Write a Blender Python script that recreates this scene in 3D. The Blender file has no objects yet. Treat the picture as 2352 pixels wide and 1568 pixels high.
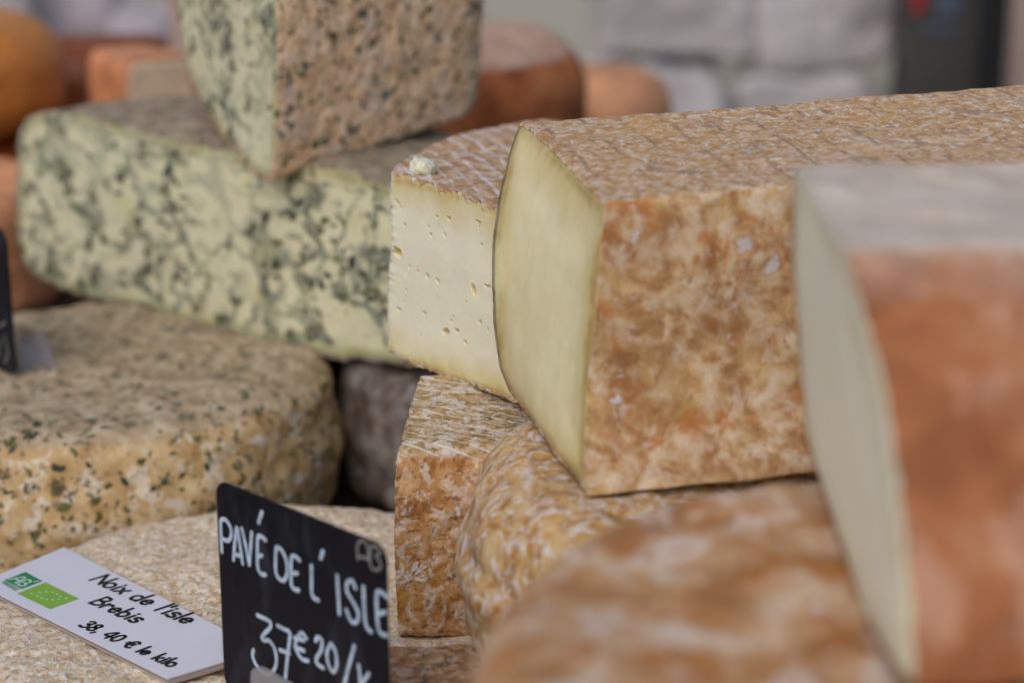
import bpy, math
import numpy as np
from mathutils import Vector, Matrix

# ------------------------------------------------------------------ camera, sky, sun, exposure
sc = bpy.context.scene
TH = math.radians(16.0)            # camera pitch below the horizon
CT, ST = math.cos(TH), math.sin(TH)
FPX = 70.0/36.0*2352.0             # focal length in survey pixels (photo surveyed at 2352x1568)
HZ = 0.423                         # camera height above the stall table

cam = bpy.data.cameras.new('camera')
cam.lens = 70.0; cam.sensor_width = 36.0
cam.clip_start = 0.02; cam.clip_end = 100.0
cam.dof.use_dof = True
cam.dof.focus_distance = 0.805
cam.dof.aperture_fstop = 5.2
cam.dof.aperture_blades = 9
camo = bpy.data.objects.new('camera', cam)
sc.collection.objects.link(camo)
camo.location = (0, 0, HZ)
camo.rotation_euler = (math.pi/2 - TH, 0, 0)
sc.camera = camo

SUN_EL, SUN_AZ = math.radians(44), math.radians(-157)    # azimuth from +Y (north), clockwise positive
w = bpy.data.worlds.new('World'); sc.world = w; w.use_nodes = True
wn = w.node_tree; wn.nodes.clear()
sky = wn.nodes.new('ShaderNodeTexSky'); sky.sky_type = 'NISHITA'; sky.sun_disc = False
sky.sun_elevation = SUN_EL; sky.sun_rotation = SUN_AZ
sky.air_density = 1.0; sky.dust_density = 2.5; sky.ozone_density = 1.0
bg = wn.nodes.new('ShaderNodeBackground'); bg.inputs['Strength'].default_value = 0.14
wo = wn.nodes.new('ShaderNodeOutputWorld')
wn.links.new(sky.outputs[0], bg.inputs['Color']); wn.links.new(bg.outputs[0], wo.inputs['Surface'])

sl = bpy.data.lights.new('sun', 'SUN'); sl.energy = 1.1; sl.angle = math.radians(60); sl.color = (1.0, 0.98, 0.95)
so = bpy.data.objects.new('sun', sl); sc.collection.objects.link(so)
sd = Vector((math.sin(SUN_AZ)*math.cos(SUN_EL), math.cos(SUN_AZ)*math.cos(SUN_EL), math.sin(SUN_EL)))
so.rotation_euler = sd.to_track_quat('Z', 'Y').to_euler()
so.location = (-1, -1, 2)

sc.view_settings.view_transform = 'Standard'; sc.view_settings.look = 'None'
sc.view_settings.exposure = -0.18; sc.view_settings.gamma = 1.0
sc.view_settings.use_curve_mapping = False
sc.render.engine = 'CYCLES'
sc.cycles.use_denoising = True
sc.cycles.max_bounces = 6; sc.cycles.diffuse_bounces = 3; sc.cycles.transmission_bounces = 6
sc.cycles.sample_clamp_indirect = 6.0
C = sc.collection

# ------------------------------------------------------------------ survey helpers: photo pixel -> point in the place
def ray(u, v):
    x = (u-1176.0)/FPX; y = (784.0-v)/FPX
    return np.array([x, CT + y*ST, -ST + y*CT])
ORG = np.array([0, 0, HZ])
def P(u, v, d): return ORG + ray(u, v)*d
def PPL(u, v, p0, n):
    r = ray(u, v); return ORG + r*(np.dot(p0-ORG, n)/np.dot(r, n))
def PZ(u, v, z): return PPL(u, v, np.array([0, 0, z]), np.array([0, 0, 1.0]))
def unit(a): a = np.asarray(a, float); return a/np.linalg.norm(a)

# ------------------------------------------------------------------ numpy noise
def _h(i, j, k, s):
    n = (i*374761393 + j*668265263 + k*2147483647 + s*1274126177) & 0xffffffff
    n = ((n ^ (n >> 13))*1274126177) & 0xffffffff
    n = ((n ^ (n >> 16))*2246822519) & 0xffffffff
    return ((n ^ (n >> 15)) & 0xffff)/32767.5 - 1.0
def vn(p, s=0):
    p = np.asarray(p, float); f = np.floor(p); t = p-f; i = f.astype(np.int64)
    t = t*t*t*(t*(t*6-15)+10)
    r = 0
    for a in (0, 1):
        for b in (0, 1):
            for c in (0, 1):
                wgt = (t[..., 0] if a else 1-t[..., 0])*(t[..., 1] if b else 1-t[..., 1])*(t[..., 2] if c else 1-t[..., 2])
                r = r + wgt*_h(i[..., 0]+a, i[..., 1]+b, i[..., 2]+c, s)
    return r
def fbm(p, o=3, s=0):
    r = 0; a = 1.0; p = np.asarray(p, float)
    for k in range(o):
        r = r + a*vn(p*(2.03**k)+k*7.3, s+k); a *= 0.5
    return r
def disp(p, noise, s=0):
    r = 0
    for k, (amp, freq) in enumerate(noise): r = r + amp*fbm(p*freq, 2, s+11*k)
    return r
def sstep(a, b, x):
    t = np.clip((x-a)/(b-a), 0, 1); return t*t*(3-2*t)

# ------------------------------------------------------------------ objects
def link(o): C.objects.link(o); return o
def thing(name, label, cat, loc, group=None):
    o = link(bpy.data.objects.new(name, None)); o.location = tuple(loc); o.empty_display_size = 0.02
    o['label'] = label; o['category'] = cat
    if group: o['group'] = group
    return o
def tag(o, label=None, cat=None, group=None, kind=None):
    for k, v in (('label', label), ('category', cat), ('group', group), ('kind', kind)):
        if v: o[k] = v
    return o
def mesh(name, V, F, mat, parent=None, base=None, attrs=None, uv=None, smooth=True):
    """V in place coordinates; the mesh is stored relative to base (the thing's foot)."""
    V = np.asarray(V, float)
    if base is None:
        base = np.array(parent.location) if parent is not None and parent.parent is None else (np.array([V[:, 0].mean(), V[:, 1].mean(), V[:, 2].min()]))
        if parent is not None and parent.parent is not None: base = np.array(parent.parent.location)+np.array(parent.location)
    me = bpy.data.meshes.new(name)
    me.from_pydata((V-base).tolist(), [], [tuple(f) for f in F])
    if smooth: me.polygons.foreach_set('use_smooth', [True]*len(me.polygons))
    for k, a in (attrs or {}).items():
        at = me.attributes.new(k, 'FLOAT', 'POINT'); at.data.foreach_set('value', np.asarray(a, np.float32))
    if uv is not None:
        l = me.uv_layers.new(name='uv'); vi = np.empty(len(me.loops), np.int32); me.loops.foreach_get('vertex_index', vi)
        l.data.foreach_set('uv', np.asarray(uv, np.float32)[vi].ravel())
    me.materials.append(mat); me.update()
    o = link(bpy.data.objects.new(name, me))
    if parent is None: o.location = tuple(base)
    else: o.parent = parent
    return o
def gridf(nr, nc, wrap=True, off=0, flip=False):
    i = np.arange(nr-1)[:, None]*nc; j = np.arange(nc if wrap else nc-1)[None, :]; j2 = (j+1) % nc
    q = np.stack([i+j, i+j2, i+nc+j2, i+nc+j], -1).reshape(-1, 4)+off
    return (q[:, ::-1] if flip else q).tolist()

# ------------------------------------------------------------------ material helpers
class NT:
    def __init__(s, name):
        s.m = bpy.data.materials.new(name); s.m.use_nodes = True; s.t = s.m.node_tree; s.t.nodes.clear()
    def n(s, typ, **kw):
        o = s.t.nodes.new('ShaderNode'+typ)
        for k, v in kw.items(): setattr(o, k, v)
        return o
    def put(s, sock, v):
        if v is None: return
        if hasattr(v, 'is_linked') or isinstance(v, bpy.types.NodeSocket): s.t.links.new(v, sock)
        else: sock.default_value = v
    def coord(s): return s.n('TexCoord').outputs['Object']
    def uv(s): return s.n('UVMap', uv_map='uv').outputs[0]
    def scale(s, vec, v, loc=(0, 0, 0)):
        m = s.n('Mapping'); s.put(m.inputs['Vector'], vec); m.inputs['Scale'].default_value = v; m.inputs['Location'].default_value = loc; return m.outputs[0]
    def noise(s, vec, scale, detail=4, rough=.55, dist=0.0):
        o = s.n('TexNoise'); s.put(o.inputs['Vector'], vec)
        for k, v in (('Scale', scale), ('Detail', detail), ('Roughness', rough), ('Distortion', dist)): o.inputs[k].default_value = v
        return o.outputs['Fac']
    def noisec(s, vec, scale, detail=1):
        o = s.n('TexNoise'); s.put(o.inputs['Vector'], vec); o.inputs['Scale'].default_value = scale; o.inputs['Detail'].default_value = detail
        return o.outputs['Color']
    def voro(s, vec, scale, feature='F1', out='Distance', rnd=1.0):
        o = s.n('TexVoronoi', feature=feature); s.put(o.inputs['Vector'], vec); o.inputs['Scale'].default_value = scale
        o.inputs['Randomness'].default_value = rnd
        return o.outputs[out]
    def warp(s, vec, scale, amt):
        c = s.noisec(vec, scale); a = s.n('VectorMath', operation='SUBTRACT'); s.put(a.inputs[0], c); a.inputs[1].default_value = (.5, .5, .5)
        b = s.n('VectorMath', operation='SCALE'); s.put(b.inputs[0], a.outputs[0]); b.inputs['Scale'].default_value = amt
        d = s.n('VectorMath', operation='ADD'); s.put(d.inputs[0], vec); s.put(d.inputs[1], b.outputs[0]); return d.outputs[0]
    def step(s, x, lo, hi, a=0.0, b=1.0):
        o = s.n('MapRange', interpolation_type='SMOOTHSTEP'); s.put(o.inputs['Value'], x)
        for k, v in (('From Min', lo), ('From Max', hi), ('To Min', a), ('To Max', b)): o.inputs[k].default_value = v
        return o.outputs['Result']
    def math(s, op, a, b=None, c=None):
        o = s.n('Math', operation=op); s.put(o.inputs[0], a)
        if b is not None: s.put(o.inputs[1], b)
        if c is not None: s.put(o.inputs[2], c)
        return o.outputs[0]
    def mix(s, f, a, b, blend='MIX'):
        o = s.n('Mix', data_type='RGBA', blend_type=blend)
        s.put(o.inputs[0], f); s.put(o.inputs[6], a if not isinstance(a, tuple) else (*a[:3], 1)); s.put(o.inputs[7], b if not isinstance(b, tuple) else (*b[:3], 1))
        return o.outputs[2]
    def ramp(s, x, stops):
        o = s.n('ValToRGB'); s.put(o.inputs[0], x); e = o.color_ramp.elements
        while len(e) < len(stops): e.new(0.5)
        for k, (p, c) in enumerate(stops): e[k].position = p; e[k].color = (*c[:3], 1)
        return o.outputs[0]
    def attr(s, name): return s.n('Attribute', attribute_name=name).outputs['Fac']
    def sep(s, v): o = s.n('SeparateXYZ'); s.put(o.inputs[0], v); return o.outputs
    def bump(s, h, strength, dist, normal=None):
        o = s.n('Bump'); o.inputs['Strength'].default_value = strength; o.inputs['Distance'].default_value = dist; s.put(o.inputs['Height'], h); s.put(o.inputs['Normal'], normal); return o.outputs[0]
    def out(s, col, rough=.7, normal=None, sss=0.0, radius=(.008, .005, .002), spec=.35, **kw):
        b = s.n('BsdfPrincipled'); s.put(b.inputs['Base Color'], col if not isinstance(col, tuple) else (*col[:3], 1)); s.put(b.inputs['Roughness'], rough)
        s.put(b.inputs['Normal'], normal); b.inputs['Specular IOR Level'].default_value = spec
        if sss: b.inputs['Subsurface Weight'].default_value = sss; b.inputs['Subsurface Radius'].default_value = (1, .6, .28); b.inputs['Subsurface Scale'].default_value = radius[0]
        for k, v in kw.items(): s.put(b.inputs[k.replace('_', ' ')], v)
        o = s.n('OutputMaterial'); s.t.links.new(b.outputs[0], o.inputs[0]); return s.m

def srgb(r, g, b):
    f = lambda c: (c/255/12.92) if c/255 <= .04045 else ((c/255+.055)/1.055)**2.4
    return (f(r), f(g), f(b))

def layers(t, vec, uv, sp):
    """colour and height of one rind look: a palette driven by noise, then overlays of mould, flakes, specks and cloth lines."""
    wv = t.warp(vec, sp.get('wscale', 120), sp.get('warp', .004))
    f = t.noise(wv, sp.get('scale', 90), sp.get('detail', 3), sp.get('rough', .6))
    f = t.step(f, .28, .72)
    col = t.ramp(f, sp['base']); h = t.math('MULTIPLY', f, sp.get('hbase', .3))
    for k, ov in enumerate(sp.get('over', [])):
        v2 = t.scale(wv, ov.get('stretch', (1, 1, 1)), (.13*k+.07, .31*k, .17*k))
        if ov.get('kind') == 'cell':
            x = t.voro(v2, ov['scale']); m = t.step(x, ov['hi'], ov['lo'])
            if 'gate' in ov: m = t.math('MULTIPLY', m, t.step(t.noise(vec, ov['gate'], 2), .48, .56))
        else:
            m = t.step(t.noise(v2, ov['scale'], ov.get('detail', 3), ov.get('rough', .62), ov.get('dist', 0)), ov['lo'], ov['hi'])
            if 'gate' in ov: m = t.math('MULTIPLY', m, t.step(t.noise(vec, ov['gate'], 2), ov.get('glo', .42), ov.get('ghi', .58)))
        m = t.math('MULTIPLY', m, ov.get('amt', 1.0))
        col = t.mix(m, col, ov['col']); h = t.math('MULTIPLY_ADD', m, ov.get('h', .3), h)
    ln = sp.get('lines')
    if ln and uv is not None:
        x = t.sep(uv); a, b = (x[0], x[1]) if ln.get('axis', 'v') == 'v' else (x[1], x[0])
        q = t.math('MULTIPLY_ADD', a, ln.get('skew', 0.0), b)
        q = t.math('ADD', q, t.math('MULTIPLY', t.noise(vec, 60, 3), ln.get('wob', .004)))
        fr = t.math('FRACT', t.math('DIVIDE', q, ln['period']))
        d = t.math('ABSOLUTE', t.math('SUBTRACT', fr, .5))
        m = t.step(d, ln['width'], ln['width']*.25)
        m = t.math('MULTIPLY', m, t.step(t.noise(vec, ln.get('gate', 70), 4), ln.get('glo', .38), ln.get('ghi', .58)))
        m = t.math('MULTIPLY', m, ln.get('amt', .8))
        col = t.mix(m, col, ln['col']); h = t.math('MULTIPLY_ADD', m, ln.get('h', -.5), h)
    return col, h

def rind_mat(name, side, top=None, us=(.3, .7), rough=.78, bs=.6, bd=.0015, fine=900, sss=0):
    t = NT(name); vec = t.coord(); uv = t.uv()
    col, h = layers(t, vec, uv, side)
    if top:
        c2, h2 = layers(t, vec, uv, top); up = t.attr('up')
        up = t.step(t.math('ADD', up, t.math('MULTIPLY', t.math('SUBTRACT', t.noise(vec, 90, 4), .5), .5)), us[0], us[1])
        col = t.mix(up, col, c2)
        o = t.n('Mix', data_type='FLOAT'); t.put(o.inputs[0], up); t.put(o.inputs[2], h); t.put(o.inputs[3], h2); h = o.outputs[0]
    g = t.noise(vec, fine, 2, .7)
    col = t.mix(t.step(g, .35, .75, 0, .22), col, t.mix(.6, col, (.03, .018, .008)))
    h = t.math('MULTIPLY_ADD', g, .28, h)
    return t.out(col, rough, t.bump(h, bs, bd), sss=sss, radius=(.004,), spec=.22)

def paste_mat(name, mid, edge, wid=.012, streak=None, herb=None, rough=.5, sss=.35, eye=None, edge2=None):
    t = NT(name); vec = t.coord(); rim = t.attr('rim')
    wv = t.math('ADD', rim, t.math('MULTIPLY', t.math('SUBTRACT', t.noise(vec, 55, 3), .5), wid*.8))
    col = t.mix(t.step(wv, 0, wid), edge, mid)
    if edge2: col = t.mix(t.step(wv, 0, wid*.3), edge2, col)
    cl = t.noise(vec, 38, 3); col = t.mix(t.step(cl, .4, .7, 0, .5), col, t.mix(.4, col, tuple(min(1, c*1.25+.03) for c in mid)))
    h = t.noise(vec, 300, 4)
    if streak:
        sv = t.scale(vec, streak); s_ = t.noise(sv, 60, 5, .65); col = t.mix(t.step(s_, .52, .72, 0, .22), col, tuple(min(.9, c*1.35+.05) for c in mid)); h = t.math('ADD', h, t.math('MULTIPLY', s_, 1.2))
    if herb:
        w2 = t.warp(vec, 90, .010); vein = t.attr('vein')
        col = t.mix(t.math('MULTIPLY', t.math('SUBTRACT', 1.0, t.attr('isle')), .8), col, herb['mid'])
        blot = t.step(t.noise(w2, 85, 3, .6), .34, .60)
        vm = t.math('MULTIPLY', t.step(vein, .05, .9), t.math('MULTIPLY_ADD', blot, .7, .3))
        col = t.mix(t.math('MULTIPLY', vm, .9), col, t.mix(t.step(t.noise(vec, 60, 2), .4, .6), herb['vein'], herb['vein2']))
        dk = t.math('MULTIPLY', t.step(t.noise(w2, 200, 3, .6), .56, .66), t.math('MULTIPLY_ADD', vein, .85, .03))
        col = t.mix(t.math('MULTIPLY', dk, .85), col, t.mix(t.step(t.noise(vec, 90, 2), .45, .6), herb['dark'], herb['olive']))
        yl = t.math('MULTIPLY', t.step(t.noise(w2, 45, 3), .58, .72), .45)
        col = t.mix(yl, col, herb['yellow'])
        h = t.math('SUBTRACT', h, dk)
    if eye:
        col = t.mix(t.attr('eye'), col, eye)
    return t.out(col, rough, t.bump(h, .25, .0006), sss=sss, radius=(.006,), spec=.3)

def plain(name, col, rough=.6, nscale=80, var=.25, bs=.15, bd=.002, sss=0, spec=.3, **kw):
    t = NT(name); vec = t.coord(); f = t.noise(vec, nscale, 5, .6)
    c = t.mix(t.step(f, .3, .7), tuple(x*(1-var) for x in col), tuple(min(1, x*(1+var)) for x in col))
    return t.out(c, rough, t.bump(f, bs, bd), sss=sss, spec=spec, **kw)

# ------------------------------------------------------------------ shape builders
def resample(loop, n, r):
    L = np.asarray(loop, float); Q = np.vstack([L, L[:1]]); seg = np.linalg.norm(np.diff(Q, axis=0), axis=1)
    s = np.concatenate([[0], np.cumsum(seg)]); x = np.linspace(0, s[-1], n, endpoint=False)
    R = np.stack([np.interp(x, s, Q[:, k]) for k in range(3)], 1)
    k = max(1, int(r/(s[-1]/n)))
    if r > 0:
        ker = np.exp(-.5*(np.arange(-3*k, 3*k+1)/max(.6, k*.6))**2); ker /= ker.sum()
        idx = (np.arange(n)[:, None]+np.arange(-3*k, 3*k+1)[None, :]) % n
        R = (R[idx]*ker[None, :, None]).sum(1)
    return R, s[-1]
def loft(t, loop, E, Ln, rind, paste, th=.0012, n=360, nl=140, smooth=.003, noise=((.0012, 40), (.0005, 160)), rag=.0006, endr=.012,
         left=None, m=70, capn=((.0004, 30), (.00012, 250)), eyes=(), seed=1, bulge=None, upr=(.35, .8), corners=None, upabs=False, rimref=None, mm=None, veins=None):
    """a piece of cheese cut across: loop is the outline of the cut face, E the way the piece runs back from it.
    makes the parts rind (a skin of thickness th, open at the cut) and paste (the solid inside with the cut face)."""
    E = unit(E); R, per = resample(loop, n, smooth); c = R.mean(0)
    N = np.zeros(3); D = R-c
    N = np.cross(D, np.roll(D, -1, 0)).sum(0); N = unit(N)
    if np.dot(N, E) > 0: R = R[::-1].copy(); D = R-c; N = -N          # N looks out of the cut
    T = np.roll(R, -1, 0)-np.roll(R, 1, 0); T /= np.linalg.norm(T, axis=1)[:, None]
    O = np.cross(T, N); O /= np.linalg.norm(O, axis=1)[:, None]        # outwards
    if ((O*D).sum(1)).mean() < 0: O = -O
    arc = np.arange(n)*per/n
    tt = np.concatenate([[0, .0004], np.linspace(.0012, Ln-endr, nl), Ln-endr+endr*np.sin(np.linspace(0, math.pi/2, 8)[1:])])
    sc_ = np.concatenate([np.zeros(2+nl), endr*(1-np.cos(np.linspace(0, math.pi/2, 8)[1:]))])
    ax = None
    if left is not None:                                              # left: (axis, function t -> (scale, shift) along axis)
        ax = unit(left[0])
    def ring(base, tv, shr):
        Q = base - O*shr
        if left is not None:
            k, sh = left[1](tv); a = (Q-c)@ax; Q = Q + ax[None, :]*((a*(k-1))+sh)[:, None]
        return Q+E*tv
    V = []; base = R
    for tv, shr in zip(tt, sc_): V.append(ring(base, tv, shr))
    V = np.array(V); d = disp(V.reshape(-1, 3), noise, seed).reshape(len(tt), n)
    if bulge is not None: d = d + bulge(V, O)
    d[:, :] = d; V = V + O[None]*d[..., None]
    rg = rag*fbm(V[0]*500, 3, seed+5); V[0] += E*(rg*.6)[:, None] + O*(rg)[:, None]
    inner = V[0]-O*th
    vv = np.vstack([inner[None]+E*.0002, V]); nr = len(vv)
    Vr = np.vstack([vv.reshape(-1, 3), (c+E*Ln)[None]])
    F = gridf(nr, n); last = (nr-1)*n; F += [(last+j, last+(j+1) % n, nr*n) for j in range(n)]
    # vertex normals for the "up" attribute
    up = np.concatenate([np.tile(sstep(upr[0], upr[1], np.abs(O[:, 2]) if upabs else O[:, 2]), nr), [0]])
    uv = np.zeros((len(Vr), 2)); uv[:-1, 0] = np.tile(arc, nr); uv[:-1, 1] = np.repeat(np.concatenate([[0], tt]), n)
    ro = mesh('rind', Vr, F, rind, t, attrs={'up': up}, uv=uv)
    # paste: the cut face as a patch stretched over its outline, sides inside the rind, closed at the far end
    inn, _ = resample(inner, n, .0003); sm, _ = resample(inner, n, .007)
    cuts = sorted(int(np.argmin(((inn-np.asarray(p))**2).sum(1))) for p in corners) if corners is not None else (0, n//4, n//2, 3*n//4)
    mu, mv = mm or (m, m)
    l01 = np.linalg.norm(inn[cuts[1]]-inn[cuts[0]]); l12 = np.linalg.norm(inn[cuts[2]]-inn[cuts[1]])
    if (l01 < l12) != (mu < mv): mu, mv = mv, mu
    uu = np.linspace(0, 1, mu)[None, :, None]; vv_ = np.linspace(0, 1, mv)[:, None, None]
    def coons(Lp):
        def side_(k, cnt):
            i0, i1 = cuts[k], cuts[(k+1) % 4]; i1 = i1 if i1 > i0 else i1+n
            x = np.linspace(i0, i1, cnt); lo = np.floor(x).astype(int); f = (x-lo)[:, None]
            return Lp[lo % n]*(1-f)+Lp[(lo+1) % n]*f
        S0, S1, S2, S3 = side_(0, mu), side_(1, mv), side_(2, mu)[::-1], side_(3, mv)[::-1]
        return ((1-vv_)*S0[None]+vv_*S2[None]+(1-uu)*S3[:, None]+uu*S1[:, None] - ((1-uu)*(1-vv_)*S0[0]+uu*(1-vv_)*S0[-1]+(1-uu)*vv_*S2[0]+uu*vv_*S2[-1])).reshape(-1, 3)
    def mind(X, Lp): return np.concatenate([np.sqrt(((q[:, None]-Lp[None])**2).sum(-1)).min(1) for q in np.array_split(X, 60)])
    Wa, Ws = coons(inn), coons(sm); sub = inn[::max(1, n//220)]
    e_ = np.minimum.reduce(np.broadcast_arrays(uu[..., 0], 1-uu[..., 0], vv_[..., 0], 1-vv_[..., 0])).ravel()
    W = Ws+(Wa-Ws)*np.exp(-(e_/.03)**1)[:, None]
    rim = mind(W, sub)
    rimc = rim if rimref is None else mind(W, resample(np.array(list(rimref)), 200, 0)[0] if False else np.array(rimref))
    d0 = disp(W, capn, seed+3)*sstep(0, .004, rim)
    eyem = np.zeros(len(W))
    for (p, ra, rb, ang, dep) in eyes:
        e1 = unit(np.cross(N, [0, 0, 1.0])); e2 = unit(np.cross(N, e1))
        q = W-p; a = q@e1; b = q@e2; a, b = a*math.cos(ang)+b*math.sin(ang), -a*math.sin(ang)+b*math.cos(ang)
        rr = np.sqrt((a/ra)**2+(b/rb)**2) + .22*vn(W*900, 77)
        k = sstep(1.12, .72, rr); d0 -= dep*k; d0 += .00018*np.exp(-((rr-1.22)/.16)**2)
        eyem = np.maximum(eyem, k)
    W = W + N[None]*d0[:, None]; nW = len(W)
    F = gridf(mv, mu, wrap=False)
    bd = [i for i in range(mu)]+[k*mu+mu-1 for k in range(1, mv)]+[(mv-1)*mu+i for i in range(mu-2, -1, -1)]+[k*mu for k in range(mv-2, 0, -1)]
    B0 = W[bd]; nb = len(bd); ctr = B0.mean(0)
    def back(tv, shr):
        Q = B0+(ctr-B0)*shr
        if left is not None:
            k, sh = left[1](tv); aa = (Q-c)@ax; Q = Q+ax[None]*((aa*(k-1))+sh)[:, None]
        return Q+E*tv
    side = np.array([back(.004, .06), back(Ln*.5, .1), back(Ln-endr, .14)])
    VV = np.vstack([W, side.reshape(-1, 3), side[2].mean(0)[None]])
    F += [(bd[(j+1) % nb], bd[j], nW+j, nW+(j+1) % nb) for j in range(nb)]
    F += gridf(3, nb, off=nW, flip=True); k = nW+2*nb; F += [(k+(j+1) % nb, k+j, nW+3*nb) for j in range(nb)]
    f0 = F[len(F)//8]
    if np.dot(np.cross(W[mu+1]-W[0], W[mu]-W[1]), N) < 0: F = [tuple(f)[::-1] for f in F]
    rimf = np.concatenate([rimc, np.zeros(3*nb+1)]); em = np.concatenate([eyem, np.zeros(3*nb+1)])
    at = {'rim': rimf, 'eye': em}
    if veins is not None:
        vn0, f0_ = veins(W); at['vein'] = np.concatenate([vn0, np.zeros(3*nb+1)]); at['isle'] = np.concatenate([sstep(.12, .5, f0_+.25*fbm(W*45, 2, 4)), np.zeros(3*nb+1)])
    po = mesh('paste', VV, F, paste, t, attrs=at)
    return ro, po, (R, c, E, O, N)

def wheel_mesh(R, H, rt, rb, bulge, na, noise, seed, dish=0.0, oval=0.0):
    """a whole round cheese, top at z = 0: profile turned about z with lumps; returns V, F, up, uv"""
    pr = []
    for r in np.linspace(0, 1, 60)[:-1]**.8: pr.append((r*(R-rt), -dish*(1-r**2)))
    for a in np.linspace(0, math.pi/2, 22): pr.append((R-rt+rt*math.sin(a), -rt+rt*math.cos(a)))
    for z in np.linspace(0, 1, 44)[1:-1]: pr.append((R+bulge*math.sin(math.pi*z)**2, -rt-(H-rt-rb)*z))
    for a in np.linspace(0, math.pi/2, 18): pr.append((R-rb+rb*math.cos(a), -H+rb-rb*math.sin(a)))
    for r in np.linspace(1, 0, 14)[1:]: pr.append((r*(R-rb), -H))
    pr = np.array(pr); pr[0, 0] = 1e-5; pr[-1, 0] = 1e-5
    T = np.gradient(pr, axis=0); nn = np.stack([-T[:, 1], T[:, 0]], 1); nn /= np.linalg.norm(nn, axis=1)[:, None]
    ar = np.concatenate([[0], np.cumsum(np.linalg.norm(np.diff(pr, axis=0), axis=1))])
    a = np.linspace(0, 2*math.pi, na, endpoint=False); cs, sn = np.cos(a), np.sin(a)
    ov = 1+oval*np.cos(2*a+.6)
    V = np.stack([pr[:, 0, None]*cs*ov, pr[:, 0, None]*sn*ov, np.repeat(pr[:, 1, None], na, 1)], -1)
    Nn = np.stack([nn[:, 0, None]*cs, nn[:, 0, None]*sn, np.repeat(nn[:, 1, None], na, 1)], -1)
    if Nn[5, 0, 2] < 0: Nn = -Nn
    d = disp(V.reshape(-1, 3)+seed, noise, seed).reshape(V.shape[:2])
    V = V + Nn*d[..., None]
    up = sstep(.45, .9, Nn[..., 2]).ravel()
    uv = np.stack([np.repeat(a[None]*R, len(pr), 0), np.repeat(ar[:, None], na, 1)], -1).reshape(-1, 2)
    return V.reshape(-1, 3), gridf(len(pr), na, flip=True), up, uv, Nn.reshape(-1, 3)
def wheel(name, label, cat, top, R, H, mat, rt=.012, rb=.012, bulge=.004, na=300, noise=((.0015, 25), (.0006, 120)), seed=1, rot=(0, 0, 0), dish=0, oval=0, group=None, as_part=False):
    V, F, up, uv, Nn = wheel_mesh(R, H, rt, rb, bulge, na, noise, seed, dish, oval)
    M = np.array(Matrix.Rotation(rot[2], 3, 'Z') @ Matrix.Rotation(rot[1], 3, 'Y') @ Matrix.Rotation(rot[0], 3, 'X'))
    V = V@M.T + np.asarray(top); Nn = Nn@M.T
    base = np.array([top[0], top[1], V[:, 2].min()])
    if as_part:
        t = thing(name, label, cat, base, group); o = mesh('rind', V, F, mat, t, attrs={'up': up}, uv=uv); return t, o, V, F, Nn
    o = mesh(name, V, F, mat, None, base, attrs={'up': up}, uv=uv); tag(o, label, cat, group)
    return o, o, V, F, Nn

def flecks(name, parent, V, F, count, size, mat, seed, keep=None, asp=(.25, .6), lift=.00012, tilt=.25, outw=None, along=None):
    """torn bits of herb lying in the skin: small bent six-sided leaves, one mesh"""
    rs = np.random.RandomState(seed); V = np.asarray(V); Q = np.array([f for f in F if len(f) == 4])
    A, B, Cc, Dd = V[Q[:, 0]], V[Q[:, 1]], V[Q[:, 2]], V[Q[:, 3]]
    nrm = np.cross(Cc-A, Dd-B); ar = np.linalg.norm(nrm, axis=1)+1e-12; nrm = nrm/ar[:, None]; cen = (A+B+Cc+Dd)/4
    if outw is not None:
        sg_ = np.sign((nrm*outw(cen)).sum(1)); nrm = nrm*sg_[:, None]
    wt = ar.copy()
    if keep is not None: wt = wt*keep(cen, nrm)
    pick = rs.choice(len(Q), count, p=wt/wt.sum())
    vs, fs, tone = [], [], []
    for k in pick:
        nz = nrm[k]; a = unit(np.cross(nz, rs.normal(size=3)))
        if along is not None and rs.rand() < .8:
            a = along(cen[k][None])[0]; a = unit(a-nz*np.dot(a, nz)+rs.normal(size=3)*.25); a = unit(a-nz*np.dot(a, nz))
        b = np.cross(nz, a); nz2 = unit(nz+tilt*rs.normal(size=3)*.5)
        l = size[0]*(size[1]/size[0])**(rs.rand()**1.6); w_ = l*rs.uniform(*asp); p0 = A[k]+(Cc[k]-A[k])*rs.rand(); i0 = len(vs)
        bend = rs.uniform(-.5, .5)*l; m_ = 8
        vs.append(p0+nz*lift*1.6); tone_k = rs.rand()
        for j in range(m_):
            an = 2*math.pi*j/m_; rr = rs.uniform(.65, 1.15); x = math.cos(an)*l*.5*rr; y = math.sin(an)*w_*.5*rr+bend*((x/l)**2)*2
            q = a*x+b*y; q = q-nz2*np.dot(q, nz2)*.7
            vs.append(p0+q+nz*lift)
        fs += [(i0, i0+1+j, i0+1+(j+1) % m_) for j in range(m_)]
        tone += [tone_k]*(m_+1)
    o = mesh(name, np.array(vs), fs, mat, parent, attrs={'tone': tone}, smooth=False); o['kind'] = 'stuff'
    return o

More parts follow.
